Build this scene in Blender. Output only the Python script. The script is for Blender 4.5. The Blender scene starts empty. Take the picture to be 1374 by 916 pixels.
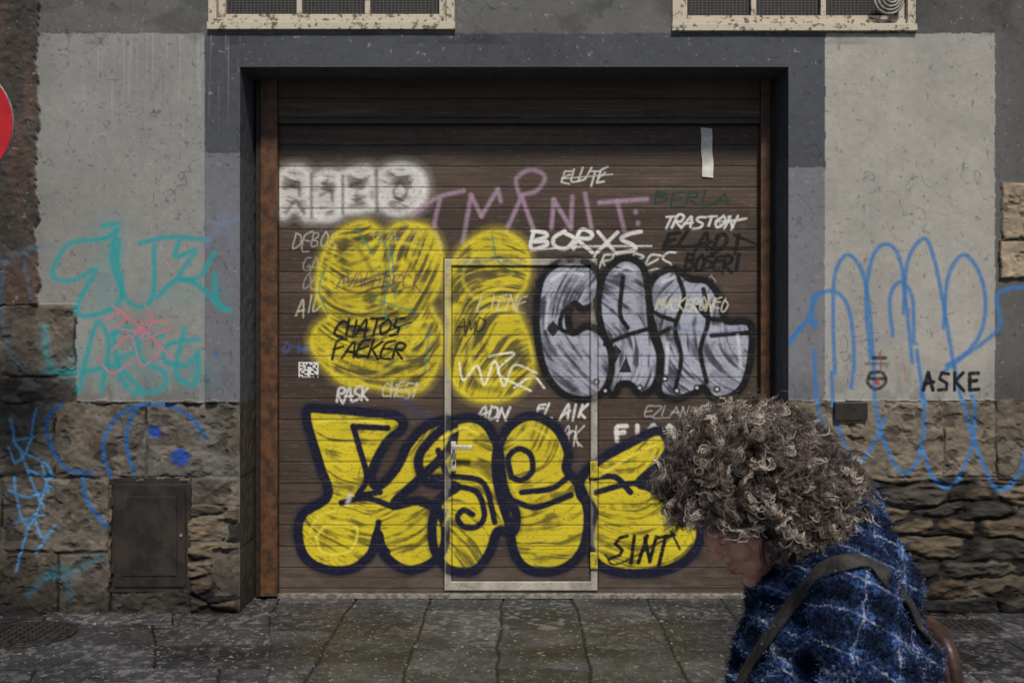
import bpy, math, random
import numpy as np
from mathutils import Vector, Matrix
from mathutils.bvhtree import BVHTree
random.seed(7); rng=np.random.default_rng(7)
scene=bpy.context.scene
CAMH=1.63; CAMD=6.0; F=1335.8
S0=F/CAMD; DY=0.35; S1=F/(CAMD+DY)
def WX(px,s=S0): return (px-687)/s
def WZ(py,s=S0): return CAMH+(458-py)/s
def lin(r,g,b):
    v=np.array([r,g,b],float)/255.0
    return np.where(v<=0.04045,v/12.92,((v+0.055)/1.055)**2.4)
# ---------------------------------------------------------------- noise
def _h(ix,iy,seed):
    n=(ix.astype(np.int64)*374761393+iy.astype(np.int64)*668265263+seed*974634777)&0xffffffff
    n=((n^(n>>13))*1274126177)&0xffffffff
    n=(n^(n>>16))&0xffffff
    return n/float(0xffffff)
def vn(x,y,seed=0):
    x=np.asarray(x,float);y=np.asarray(y,float)
    ix=np.floor(x);iy=np.floor(y);fx=x-ix;fy=y-iy
    fx=fx*fx*(3-2*fx);fy=fy*fy*(3-2*fy)
    a=_h(ix,iy,seed);b=_h(ix+1,iy,seed);c=_h(ix,iy+1,seed);d=_h(ix+1,iy+1,seed)
    return (a*(1-fx)+b*fx)*(1-fy)+(c*(1-fx)+d*fx)*fy
def fbm(x,y,o=4,seed=0):
    s=0;a=.5;t=0
    for k in range(o):
        s=s+a*vn(x*2**k+k*17.3,y*2**k+k*9.1,seed+k);t+=a;a*=.5
    return s/t
def sm(e0,e1,x):
    t=np.clip((x-e0)/(e1-e0),0,1);return t*t*(3-2*t)
# ---------------------------------------------------------------- mesh helpers
def empty(name,loc=(0,0,0)):
    o=bpy.data.objects.new(name,None);scene.collection.objects.link(o);o.location=loc;o.empty_display_size=.1;return o
def link(name,me,mat=None,parent=None,smooth=False):
    o=bpy.data.objects.new(name,me);scene.collection.objects.link(o)
    if mat: me.materials.append(mat)
    if parent: o.parent=parent
    if smooth: me.polygons.foreach_set('use_smooth',[True]*len(me.polygons))
    return o
def grid_obj(name,X,Y,Z,col,mat,parent=None,fmask=None,smooth=True):
    r,c=X.shape
    co=np.stack([X,Y,Z],-1).reshape(-1,3).astype(np.float32)
    i=np.arange(r*c).reshape(r,c)
    q=np.stack([i[:-1,:-1],i[1:,:-1],i[1:,1:],i[:-1,1:]],-1)
    q=q[fmask] if fmask is not None else q.reshape(-1,4)
    n=len(q)
    me=bpy.data.meshes.new(name)
    me.vertices.add(r*c);me.vertices.foreach_set('co',co.ravel())
    me.loops.add(n*4);me.loops.foreach_set('vertex_index',q.ravel().astype(np.int32))
    me.polygons.add(n);me.polygons.foreach_set('loop_start',np.arange(n,dtype=np.int32)*4)
    me.update(calc_edges=True)
    a=me.color_attributes.new('Col','FLOAT_COLOR','POINT')
    cc=np.ones((r*c,4),np.float32);cc[:,:3]=np.clip(col.reshape(-1,3),0.002,.9)
    a.data.foreach_set('color',cc.ravel())
    me.polygons.foreach_set('use_smooth',np.full(n,smooth))
    return link(name,me,mat,parent)
def box(name,x0,x1,y0,y1,z0,z1,mat,parent=None,bev=0.003):
    v=[(x,y,z) for x in(x0,x1) for y in(y0,y1) for z in(z0,z1)]
    f=[(0,1,3,2),(4,6,7,5),(0,4,5,1),(2,3,7,6),(0,2,6,4),(1,5,7,3)]
    me=bpy.data.meshes.new(name);me.from_pydata(v,[],f);me.update()
    o=link(name,me,mat,parent)
    if bev:
        m=o.modifiers.new('b','BEVEL');m.width=bev;m.segments=2
    return o
def cyl(name,p0,p1,r,mat,parent=None,n=24,r2=None):
    p0=Vector(p0);p1=Vector(p1);r2=r if r2 is None else r2
    d=(p1-p0).normalized();a=d.orthogonal().normalized();b=d.cross(a)
    v=[];
    for p,rr in((p0,r),(p1,r2)):
        for k in range(n):
            t=2*math.pi*k/n;v.append(p+a*math.cos(t)*rr+b*math.sin(t)*rr)
    f=[(k,(k+1)%n,n+(k+1)%n,n+k) for k in range(n)]+[tuple(range(n))[::-1],tuple(range(n,2*n))]
    me=bpy.data.meshes.new(name);me.from_pydata(v,[],f);me.update()
    o=link(name,me,mat,parent)
    m=o.modifiers.new('b','BEVEL');m.width=min(r,.01)*.2;m.limit_method='ANGLE';m.segments=2
    return o
# ---------------------------------------------------------------- materials
def newmat(name):
    m=bpy.data.materials.new(name);m.use_nodes=True;nt=m.node_tree
    return m,nt,nt.nodes['Principled BSDF']
def attr_mat(name,rough=.85,rvar=.1,bump=.3,scale=120,var=.35,spec=.3,dist=.004):
    m,nt,p=newmat(name);N=nt.nodes;L=nt.links
    at=N.new('ShaderNodeAttribute');at.attribute_name='Col'
    tc=N.new('ShaderNodeTexCoord')
    n1=N.new('ShaderNodeTexNoise');n1.inputs['Scale'].default_value=scale;n1.inputs['Detail'].default_value=5;n1.inputs['Roughness'].default_value=.7
    L.new(tc.outputs['Object'],n1.inputs['Vector'])
    mr=N.new('ShaderNodeMapRange');mr.inputs[1].default_value=.3;mr.inputs[2].default_value=.7;mr.inputs[3].default_value=1-var;mr.inputs[4].default_value=1+var
    L.new(n1.outputs[0],mr.inputs[0])
    mx=N.new('ShaderNodeVectorMath');mx.operation='SCALE';L.new(at.outputs['Color'],mx.inputs[0]);L.new(mr.outputs[0],mx.inputs['Scale'])
    L.new(mx.outputs[0],p.inputs['Base Color'])
    n2=N.new('ShaderNodeTexNoise');n2.inputs['Scale'].default_value=scale*.15;n2.inputs['Detail'].default_value=3;L.new(tc.outputs['Object'],n2.inputs['Vector'])
    r=N.new('ShaderNodeMapRange');r.inputs[3].default_value=rough-rvar;r.inputs[4].default_value=min(1,rough+rvar);r.inputs[1].default_value=.3;r.inputs[2].default_value=.7
    L.new(n2.outputs[0],r.inputs[0]);L.new(r.outputs[0],p.inputs['Roughness'])
    p.inputs['Specular IOR Level'].default_value=spec
    b=N.new('ShaderNodeBump');b.inputs['Strength'].default_value=bump;b.inputs['Distance'].default_value=dist
    L.new(n1.outputs[0],b.inputs['Height']);L.new(b.outputs[0],p.inputs['Normal'])
    return m
def noise_mat(name,c1,c2,scale=30,rough=.6,bump=.2,metal=0,lo=.4,hi=.6,spec=.4,det=6):
    m,nt,p=newmat(name);N=nt.nodes;L=nt.links
    tc=N.new('ShaderNodeTexCoord');n1=N.new('ShaderNodeTexNoise');n1.inputs['Scale'].default_value=scale;n1.inputs['Detail'].default_value=det;n1.inputs['Roughness'].default_value=.65
    L.new(tc.outputs['Object'],n1.inputs['Vector'])
    cr=N.new('ShaderNodeValToRGB');cr.color_ramp.elements[0].position=lo;cr.color_ramp.elements[1].position=hi
    cr.color_ramp.elements[0].color=(*c1,1);cr.color_ramp.elements[1].color=(*c2,1)
    L.new(n1.outputs[0],cr.inputs[0]);L.new(cr.outputs[0],p.inputs['Base Color'])
    p.inputs['Roughness'].default_value=rough;p.inputs['Metallic'].default_value=metal;p.inputs['Specular IOR Level'].default_value=spec
    b=N.new('ShaderNodeBump');b.inputs['Strength'].default_value=bump;b.inputs['Distance'].default_value=.004
    L.new(n1.outputs[0],b.inputs['Height']);L.new(b.outputs[0],p.inputs['Normal'])
    return m
# ---------------------------------------------------------------- painter
def cr_spline(pts,closed=False,k=7):
    P=np.array(pts,float)
    if len(P)<3: return P
    if closed: Q=np.vstack([P[-1],P,P[0],P[1]])
    else: Q=np.vstack([2*P[0]-P[1],P,2*P[-1]-P[-2]])
    out=[];t=np.linspace(0,1,k,endpoint=False)[:,None]
    for i in range(len(Q)-3):
        a,b,c,d=Q[i:i+4]
        out.append(.5*((2*b)+(-a+c)*t+(2*a-5*b+4*c-d)*t**2+(-a+3*b-3*c+d)*t**3))
    out=np.vstack(out)
    if not closed: out=np.vstack([out,P[-1]])
    return out
class Canvas:
    def __init__(s,xs,ys,base):
        s.xs=xs;s.ys=ys;s.rgb=base;s.X,s.Y=np.meshgrid(xs,ys)
        s.grain=.74+.26*sm(.25,.5,fbm(s.X/2.2,s.Y/2.2,2,91))
    def sub(s,x0,x1,y0,y1):
        a,b=np.searchsorted(s.xs,[x0,x1]);c,d=np.searchsorted(s.ys,[y0,y1]);return slice(c,d),slice(a,b)
    def comp(s,sl,a,col):
        a=np.clip(a*s.grain[sl],0,1)[...,None]
        s.rgb[sl]=s.rgb[sl]*(1-a)+col*a
    def stroke(s,pts,w,col,op=.95,soft=1.2,smooth=True,closed=False):
        P=cr_spline(pts,closed) if smooth else np.array(pts,float)
        if closed: P=np.vstack([P,P[0]])
        if len(P)==1: P=np.vstack([P,P+.1])
        m=w/2+soft+1
        sl=s.sub(P[:,0].min()-m,P[:,0].max()+m,P[:,1].min()-m,P[:,1].max()+m)
        X=s.X[sl];Y=s.Y[sl]
        if X.size==0: return
        D=np.full(X.shape,1e9);gx=s.xs[sl[1]];gy=s.ys[sl[0]]
        for (ax,ay),(bx,by) in zip(P[:-1],P[1:]):
            a,b=np.searchsorted(gx,[min(ax,bx)-m,max(ax,bx)+m]);c,d=np.searchsorted(gy,[min(ay,by)-m,max(ay,by)+m])
            if a>=b or c>=d: continue
            x=X[c:d,a:b]-ax;y=Y[c:d,a:b]-ay;vx,vy=bx-ax,by-ay;L=vx*vx+vy*vy+1e-9
            t=np.clip((x*vx+y*vy)/L,0,1)
            D[c:d,a:b]=np.minimum(D[c:d,a:b],np.hypot(x-t*vx,y-t*vy))
        al=op*np.clip((w/2+soft-D)/(2*soft),0,1)
        s.comp(sl,al,np.array(col))
    def inside(s,P,X,Y):
        ins=np.zeros(X.shape,bool)
        for (ax,ay),(bx,by) in zip(P,np.roll(P,-1,0)):
            c=((ay>Y)!=(by>Y))
            with np.errstate(divide='ignore',invalid='ignore'):
                ins^=c&(X<(bx-ax)*(Y-ay)/(by-ay+1e-12)+ax)
        return ins
    def fill(s,pts,c1,c2,op=.95,ang=0,seed=3,sx=26,sy=3.5,lo=.35,hi=.6,smooth=True,holes=.0):
        P=cr_spline(pts,True) if smooth else np.array(pts,float)
        sl=s.sub(P[:,0].min()-1,P[:,0].max()+1,P[:,1].min()-1,P[:,1].max()+1)
        X=s.X[sl];Y=s.Y[sl];ins=s.inside(P,X,Y)
        cx,cy=P.mean(0)
        ca=np.cos(ang);sa=np.sin(ang);u=(X-cx)*ca+(Y-cy)*sa;v=-(X-cx)*sa+(Y-cy)*ca
        v=v+.007*u*u*(-1 if seed%2==0 else 1)+26*(fbm(X/60,Y/60,2,seed+5)-.5)
        n=.65*fbm(u/sx,v/sy,3,seed)+.35*fbm(X/16,Y/16,3,seed+8)
        t=sm(lo,hi,n)[...,None]
        col=np.array(c1)*t+np.array(c2)*(1-t)
        a=(ins*op*(1-holes*(1-t[...,0])))*(.85+.15*s.grain[sl]);a=a[...,None]
        s.rgb[sl]=s.rgb[sl]*(1-a)+col*a
        return P
FONT={'A':[[(0,1),(.45,0),(.9,1)],[(.1,.65),(.95,.55)]],'B':[[(.05,0),(.05,1),(.8,.85),(.75,.55),(.1,.48),(.7,.3),(.6,0),(-.05,.03)]],
'C':[[(.9,.1),(.4,0),(.05,.4),(.15,.9),(.9,.95)]],'D':[[(.1,0),(.1,1),(.8,.8),(.9,.3),(.5,0),(0,.05)]],'E':[[(.9,0),(.1,.05),(.1,1),(.95,.95)],[(.1,.5),(.75,.45)]],
'F':[[(.95,0),(.1,.08),(.1,1.05)],[(.1,.5),(.75,.42)]],'G':[[(.9,.1),(.3,0),(.05,.6),(.4,1),(.9,.9),(.9,.5),(.5,.55)]],'H':[[(.1,0),(.1,1)],[(.85,0),(.85,1)],[(0,.5),(.95,.45)]],
'I':[[(.45,0),(.5,1)]],'J':[[(.8,0),(.7,.9),(.3,1),(0,.7)]],'K':[[(.1,0),(.1,1)],[(.9,0),(.15,.5),(.95,1.05)]],'L':[[(.15,0),(.1,1),(.95,.9)]],
'M':[[(0,1),(.15,0),(.5,.6),(.8,0),(1,1)]],'N':[[(.05,1),(.1,0)],[(.1,0),(.85,1)],[(.85,1),(.9,-.05)]],'O':[[(.45,0),(.05,.4),(.2,.95),(.75,.95),(.95,.4),(.4,0)]],
'P':[[(.1,1.05),(.1,0),(.8,.05),(.8,.45),(.1,.55)]],'R':[[(.1,1),(.1,0),(.8,.05),(.75,.45),(.1,.5),(.95,1.1)]],'S':[[(.95,.05),(.3,0),(.1,.35),(.8,.6),(.75,.95),(0,1)]],
'T':[[(-.05,.05),(1,0)],[(.5,0),(.45,1)]],'U':[[(.05,0),(.1,.85),(.5,1),(.85,.8),(.9,0)]],'V':[[(0,0),(.45,1),(.95,-.1)]],'W':[[(0,0),(.2,1),(.5,.4),(.75,1),(1,-.1)]],
'X':[[(0,0),(.95,1)],[(.95,0),(0,1.05)]],'Y':[[(0,0),(.45,.5),(.95,0)],[(.45,.5),(.3,1.1)]],'Z':[[(0,.05),(.9,0),(.05,1),(1,.95)]],' ':[],'-':[[(0,.5),(1,.45)]]}
def tag(cv,text,x0,y0,x1,y1,w,col,op=.95,slant=.25,jit=.08,soft=.8,gap=.10,smooth=True,rise=0):
    R=random.Random(len(text)*31+int(x0)*7+int(y0));n=len(text);cw=(x1-x0)/n;h=y1-y0
    for i,ch in enumerate(text):
        oy=rise*i/max(1,n-1)+R.uniform(-1,1)*jit*h;sc=R.uniform(.9,1.2) if jit>.05 else 1
        for st in FONT.get(ch,[]):
            pts=[]
            for k,(u,v) in enumerate(st):
                u+=R.uniform(-jit,jit);v+=R.uniform(-jit,jit)
                if jit>.05 and (k==0 or k==len(st)-1): v+=.12*(1 if v>.5 else -1)*R.random();u+=.1*(1 if k else -1)*R.random()
                pts.append((x0+i*cw+u*cw*(1-gap)+(1-v)*slant*h,y0+v*h*sc+oy))
            cv.stroke(pts,w*R.uniform(.9,1.15),col,op,soft,smooth=smooth and len(pts)>2 and R.random()<.8)
# ================================================================= FACADE
def worley(x,y,seed):
    ix=np.floor(x);iy=np.floor(y);F1=np.full(x.shape,9.);F2=F1.copy();cid=np.zeros(x.shape)
    for dy in(-1,0,1):
        for dx in(-2,-1,0,1,2):
            cx=ix+dx;cy=iy+dy
            px=cx+.5+.9*(_h(cx,cy,seed)-.5)+.5*(cy%2);py=cy+.5+.55*(_h(cx,cy,seed+1)-.5)
            sx=.75+.6*_h(cx,cy,seed+2)
            d=(np.abs((x-px)*sx)**3.2+np.abs((y-py)*1.05)**3.2)**(1/3.2)
            m=d<F1;F2=np.where(m,F1,np.minimum(F2,d));F1=np.where(m,d,F1);cid=np.where(m,cx*71+cy*1013,cid)
    return cid,F2-F1
BLOCKS=[(-900,-150,540,640),(-150,75,540,640),(75,197,540,640),(197,324,540,640),(-900,-120,640,740),(-120,5,640,740),(5,149,640,740),(-900,-40,740,830),(-40,80,740,830),(80,149,740,830),
 (149,258,785,830),(-900,-90,408,540),(-90,103,408,506),(-90,103,506,540),
 (1056,1265,537,640),(1265,1336,537,640),(1336,1480,537,645),(1480,2400,537,640),
 (1343,1480,245,322),(1339,1480,322,375),(258,324,640,678),(286,324,735,800)]
def facade_fn(PX,PY):
    wx=PX+3*(fbm(PX/12,PY/12,3,11)-.5); wy=PY+3*(fbm(PX/12,PY/12,3,21)-.5)
    big=fbm(PX/90,PY/90,4,31);mid=fbm(PX/28,PY/34,4,35);fine=fbm(PX/7,PY/7,3,41);strk=fbm(PX/4,PY/90,3,51)
    col=np.zeros(PX.shape+(3,));H=np.zeros(PX.shape)
    def put(m,c):
        col[m]=c
    col[:]=lin(88,88,85)
    put((PX<275)&(wy>45),lin(124,124,121))
    put((wx>1107)&(wy>45),lin(143,141,135))
    put((wx>275)&(wx<1107)&(wy>45),lin(66,68,74))
    put((wx>275)&(PX<500)&(wy>205),lin(97,98,104))
    put((wx<1107)&(PX>900)&(wy>225),lin(104,104,109))
    put(wx>1335,lin(86,85,84)); put((wx>1228)&(wx<1335)&(wy<45),lin(78,77,75))
    edge=52+7*(fbm(PX*0,PY/18,3,61)-.5)*2
    pil=(PX<edge)&(PY<415)
    red=sm(.45,.7,fbm(PX/22,PY/45,4,71))[...,None]
    pc=(lin(82,66,59)*red+lin(64,59,55)*(1-red))*(.6+.8*mid)[...,None]
    col[pil]=pc[pil];H[pil]+=(.012+.014*fine+.01*mid)[pil]
    pl=(.84+.32*big)*(.90+.20*mid)*(.97+.06*strk)*(.91+.18*fine)
    col*=pl[...,None]
    chips=sm(.79,.83,fbm(PX/5,PY/5,3,81))*.35
    col[:]=col*(1-chips[...,None])+lin(165,160,152)*chips[...,None]
    dk=sm(.74,.80,fbm(PX/5,PY/6,3,88))*.35
    col*=(1-dk)[...,None]
    drip=sm(.66,.76,fbm(PX/2.6,PY/160,2,95))*sm(200,45,PY)*((PY>45)&(PX>110)&(PX<330))*.32
    col[:]=col*(1-drip[...,None])+lin(165,165,163)*drip[...,None]
    ck=np.abs(fbm(PX/60,PY/60,4,99)-.5);ckm=(1-sm(.0,.006,ck))*sm(.5,.6,fbm(PX/130,PY/130,2,98))*.5
    col*=(1-ckm)[...,None]
    st=sm(.5,.72,fbm(PX/45,PY/30,4,93))*(PY<60)*.3;col*=(1-st)[...,None]
    dg=sm(470,540,PY)*(PY<545)*sm(.40,.62,fbm(PX/16,PY/30,4,96))*.28;col*=(1-dg)[...,None]
    stone=(PY>538+4*(fbm(PX/15,PY*0,2,99)-.5))
    x=PX+12*(fbm(PX/40,PY/40,3,5)-.5)*2; y=PY+9*(fbm(PX/50,PY/24,3,14)-.5)*2
    cid,ed=worley(x/70,y/25,5);ed=ed*13
    rnd=_h(cid,cid*0+3,5);rn2=_h(cid,cid*0+8,5)
    pal=np.array([lin(84,72,58),lin(64,59,53),lin(98,86,70),lin(46,43,39),lin(78,64,50)])
    sc=pal[(rnd*4.99).astype(int)]*(.55+.65*rn2)[...,None]
    rough=fbm(PX/12,PY/5,4,101)
    g=(.35+1.2*rough)[...,None]
    rc=sc*g
    mort=(1-sm(.9,3.6,ed+3*(fine-.5)))[...,None]
    mfill=sm(.50,.64,fbm(PX/50,PY/40,3,106))[...,None]
    mc=(lin(20,18,16)*(1-mfill)+lin(80,74,64)*mfill)*(.5+.8*g)
    rc=rc*(1-mort)+mc*mort
    rh=.024*sm(0,5,ed)*(1-.6*mfill[...,0])+.030*rn2+.032*(fbm(PX/22,PY/9,4,103)-.5)+.020*(rough-.5)
    col[stone]=rc[stone];H[stone]=rh[stone]
    for k,(a,b,c,d) in enumerate(BLOCKS):
        u=PX+5*(fbm(PX/20,PY/20,3,110)-.5);v=PY+5*(fbm(PX/20,PY/20,3,112)-.5)
        e=np.minimum(np.minimum(u-a,b-u),np.minimum(v-c,d-v));m=e>0
        if not m.any(): continue
        R=np.random.default_rng(k+40);base=[lin(84,78,70),lin(74,69,63),lin(82,74,65)][k%3]*R.uniform(.72,1.05)
        if k in(14,15,16,17): base=lin(104,95,82)*R.uniform(.8,1.05)
        if k in(18,19): base=lin(150,135,114)
        wear=(.40+1.2*fbm(PX/34+k*9,PY/26,5,120+k))[...,None]
        s=base*wear*(.65+.7*fine[...,None])
        pt=sm(.59,.66,fbm(PX/15+k*5,PY/10,4,130+k))[...,None]*.6
        s=s*(1-pt)+lin(36,33,30)*pt
        lt=sm(.62,.72,fbm(PX/20+k*3,PY/14,4,160+k))[...,None]*.4
        s=s*(1-lt)+lin(122,116,106)*lt
        jn=sm(.50,.60,fbm(PX/30,PY/30,2,171))[...,None]
        j=(1-sm(.6,3.0,e))[...,None];s=s*(1-j)+(lin(26,24,22)*(1-jn)+lin(86,81,74)*jn)*j
        col[m]=s[m]
        hh=.010*sm(0,4,e)*(1-.7*jn[...,0])+.018*(fbm(PX/24,PY/20,4,140+k)-.5)+.011*(fine-.5)-.010*pt[...,0]
        H[m]=hh[m]+.012
    rem=(PY>538)&(PY<670)&(PX<330);t=(sm(.50,.60,fbm(PX/40,PY/30,4,151))*rem*.45)[...,None]
    col[:]=col*(1-t)+lin(92,91,89)*(.7+.6*fine[...,None])*t
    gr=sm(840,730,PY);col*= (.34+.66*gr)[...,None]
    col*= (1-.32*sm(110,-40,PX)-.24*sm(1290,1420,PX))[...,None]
    H+= .004*(big-.5)+.0018*(fine-.5)
    dl=np.where((PY>86),np.minimum(np.abs(PX-322),np.abs(PX-1058)),99)
    tap=sm(0,7,dl);tap=np.where((PX>=320)&(PX<=1060),np.where(PY>80,sm(0,6,90-PY),1),tap)
    return col,H*tap
TEAL=lin(36,134,138);LBL=lin(70,130,178)
def paint_left(cv):
    T=TEAL
    S=[[(158,308),(140,320),(95,326),(76,350),(72,372),(98,376),(128,362),(116,385),(104,410),(112,424),(150,414),(163,392),(150,350),(156,308)],
       [(152,330),(162,370),(168,400),(192,412),(206,392),(207,330)],[(160,322),(158,345)],
       [(188,326),(230,318),(278,322)],[(240,324),(236,345),(262,336),(240,372),(266,372),(288,340)],[(212,398),(236,376),(262,380),(300,414)],
       [(288,368),(292,408),(308,416)],[(138,303),(158,300)],
       [(106,524),(118,470),(132,432),(146,462),(136,524)],[(112,500),(150,490)],
       [(152,446),(160,500),(172,522)],[(150,450),(172,440),(182,470),(158,486),(190,524)],
       [(218,450),(192,452),(188,480),(220,500),(216,522),(178,528)],[(268,455),(226,462),(222,484),(248,490),(262,478)],[(248,440),(236,500),(262,514),(266,470)]]
    cv.stroke([(150,310),(140,410)],34,T,.30,16);cv.stroke([(110,490),(270,500)],40,T,.22,18);cv.stroke([(200,400),(290,390)],30,T,.16,14)
    for p in S: cv.stroke(p,7,T,.92,2.2)
    cv.stroke([(62,440),(66,480),(82,500),(100,496)],9,T,.55,4);cv.stroke([(60,498),(104,500)],6,T,.55,3)
    P=lin(190,92,112)
    for p in [[(140,430),(160,420),(190,440),(230,480)],[(150,470),(175,450),(190,490),(215,470)],[(195,410),(205,430),(190,455),(230,440)],[(130,480),(150,500),(175,486)],[(180,450),(195,430),(215,432),(226,428)],[(150,410),(170,425),(160,440),(200,446)]]:
        cv.stroke(p,2.2,P,.8,1)
    cv.stroke([(276,330),(296,302),(322,292)],9,lin(105,115,150),.45,4)
    cv.stroke([(284,300),(300,290),(312,330)],8,lin(105,115,150),.3,4)
    B=lin(30,84,136)
    for p in [[(84,542),(68,556),(66,582),(76,610),(96,630),(124,634)],[(150,640),(141,610),(145,580),(160,558),(185,545),(215,542),(244,550),(264,566),(277,587)],
              [(112,640),(118,670),(146,706)],[(186,545),(174,570),(172,600),(182,634)]]:
        cv.stroke(p,5.4,B,.95,1.6)
    cv.stroke([(208,578),(209,579)],16,lin(24,60,134),.95,1.6);cv.stroke([(243,612),(244,613)],23,lin(24,60,134),.95,2)
    cv.stroke([(290,474),(291,474)],7,B,.7,2);cv.stroke([(8,350),(40,335),(70,330)],7,lin(60,100,125),.35,4)
    C=LBL
    for p in [[(50,548),(40,600),(22,620),(14,600)],[(16,562),(26,600),(62,620),(70,640),(40,630)],[(20,640),(30,690),(44,700),(68,640)],[(46,690),(60,720),(76,704),(50,740)],[(28,600),(46,650),(60,680)],[(24,764),(30,740),(40,706)],[(14,656),(40,666),(72,650)],[(20,700),(60,690)],[(20,590),(48,586)],[(58,618),(66,660)]]:
        cv.stroke(p,3.4,C,.85,1.2)
    for p in [[(40,798),(60,776),(96,768),(140,744)],[(66,770),(90,760),(96,800)]]: cv.stroke(p,8,lin(36,95,112),.5,4)
    for p in [[(10,350),(4,410),(14,470),(40,500)],[(52,330),(36,350),(44,400)]]: cv.stroke(p,4,lin(50,90,115),.5,2)
def paint_right(cv):
    B=lin(48,104,156)
    for p in [[(1058,462),(1082,430),(1098,396),(1122,392),(1140,418),(1146,480),(1142,520)],
              [(1120,500),(1118,430),(1120,370),(1136,342),(1156,362),(1166,410),(1172,480)],
              [(1092,440),(1090,400),(1104,392)],
              [(1168,480),(1162,400),(1172,342),(1192,328),(1208,350),(1216,410),(1224,486)],
              [(1198,450),(1194,400),(1208,378),(1224,400),(1226,460)],
              [(1212,420),(1218,350),(1240,320),(1254,350),(1266,410),(1280,492)],
              [(1266,440),(1272,372),(1292,342),(1312,362),(1322,400),(1318,440),(1300,470),(1270,490)],
              [(1264,500),(1290,480),(1340,440),(1337,400),(1352,388),(1385,384)],
              [(1060,456),(1076,436),(1096,432)],
              [(1092,470),(1096,540),(1104,574)],[(1116,500),(1120,560),(1136,604),(1150,622),(1168,600),(1186,560)],
              [(1172,480),(1176,560),(1196,616),(1214,634),(1232,610),(1238,560),(1236,520)],
              [(1236,600),(1250,640),(1268,652),(1288,632),(1306,580),(1304,530)],[(1280,490),(1296,560),(1316,620),(1336,655),(1362,640),(1376,600)],
              [(1150,622),(1138,630)],[(1230,470),(1240,540)]]:
        cv.stroke(p,5.4,B,.9,1.7)
    K=lin(20,20,22)
    tag(cv,'ASKE',1239,500,1320,523,4.8,K,1.2,0,.01,.6,.3,smooth=False)
    cv.stroke([(1172,480),(1188,480)],5,K,.9,1);cv.stroke([(1162,488),(1192,488)],4,K,.5,1)
    for p in [[(1168,500),(1164,512),(1174,522),(1188,514),(1184,500),(1168,500)],[(1166,508),(1188,508)]]: cv.stroke(p,5,K,.9,1)
    cv.stroke([(1176,512),(1178,514)],6,lin(150,36,36),.9,1)
    cv.stroke([(1182,470),(1182,500)],1.6,lin(140,40,40),.8,.6)
    for p in [[(1148,402),(1156,398),(1154,408),(1162,410)],[(1166,400),(1172,408)],[(1146,452),(1160,450)],[(1166,447),(1180,446)],[(1150,458),(1176,456)]]: cv.stroke(p,1.2,lin(80,85,90),.7,.6)
    cv.stroke([(1200,560),(1300,548)],14,lin(50,50,50),.25,6)
    cv.stroke([(1213,488),(1215,512)],1.6,lin(170,60,50),.6,.6)
plaster=attr_mat('plaster_and_stone',.88,.08,.3,170,.16,.25)
bld=empty('building')
WIN=[(281,609,-240,40),(903,1227,-240,42)]
def part(name,x0,x1,y0,y1,st,painter=None):
    xs=np.linspace(x0,x1,int(round((x1-x0)/st))+1);ys=np.linspace(y0,y1,int(round((y1-y0)/st))+1)
    PX,PY=np.meshgrid(xs,ys);col,H=facade_fn(PX,PY)
    if painter:
        cv=Canvas(xs,ys,col);painter(cv);col=cv.rgb
    cx=(PX[:-1,:-1]+PX[1:,1:])/2;cy=(PY[:-1,:-1]+PY[1:,1:])/2;m=np.ones(cx.shape,bool)
    for a,b,c,d in WIN: m&=~((cx>a+3)&(cx<b-3)&(cy>c+3)&(cy<d-3))
    m&=~((cx>153)&(cx<254)&(cy>644)&(cy<789))
    return grid_obj(name,WX(PX),-H,WZ(PY),col,plaster,bld,m)
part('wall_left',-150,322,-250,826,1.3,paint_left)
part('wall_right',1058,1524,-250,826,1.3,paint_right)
part('wall_lintel',322,1058,-250,90,1.5)
part('wall_far_left',-900,-150,-250,826,4)
part('wall_far_right',1524,2300,-250,826,4)
part('wall_upper',-900,2300,-1000,-250,10)
def reveal(name,px,flip):
    zs=np.linspace(WZ(90),-.02,420);ys=np.linspace(0,DY+.06,50)
    YY,ZZ=np.meshgrid(ys,zs);py=458-(ZZ-CAMH)*S0
    col=np.zeros(YY.shape+(3,));col[:]=lin(66,68,74)
    col[py>210]=lin(78,79,84);n=fbm(YY*40,ZZ*14,4,201);col*=(.65+.7*n)[...,None]
    st=py>540+10*(n-.5);sc=lin(70,63,54)*(.4+1.1*fbm(YY*25,ZZ*18,4,205))[...,None]
    jt=np.minimum(np.abs((py-640)),np.abs(py-735))<2;sc[jt]*=.4
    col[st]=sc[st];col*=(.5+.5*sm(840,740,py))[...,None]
    X=np.full(YY.shape,WX(px))+(.006*(fbm(YY*30,ZZ*20,3,209)-.5))*sm(0,.03,YY)
    if flip: X,YY,ZZ,col=[a[:,::-1] for a in(X,YY,ZZ,col)]
    grid_obj(name,X,YY,ZZ,col,plaster,bld)
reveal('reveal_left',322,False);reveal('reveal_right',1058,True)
xs=np.linspace(WX(322),WX(1058),300);ys=np.linspace(0,DY+.06,30);XX,YY=np.meshgrid(xs,ys)
c=np.zeros(XX.shape+(3,));c[:]=lin(70,70,76);c*=(.7+.6*fbm(XX*20,YY*30,3,5))[...,None]
grid_obj('reveal_head',XX[::-1],YY[::-1],np.full(XX.shape,WZ(90)),c,plaster,bld)
dark=noise_mat('dark_interior',(.01,.01,.01),(.02,.02,.02),5,.9)
box('backing_wall',WX(-900),WX(2300),.7,.8,-.1,WZ(-1000),dark,bld,0)

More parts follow.
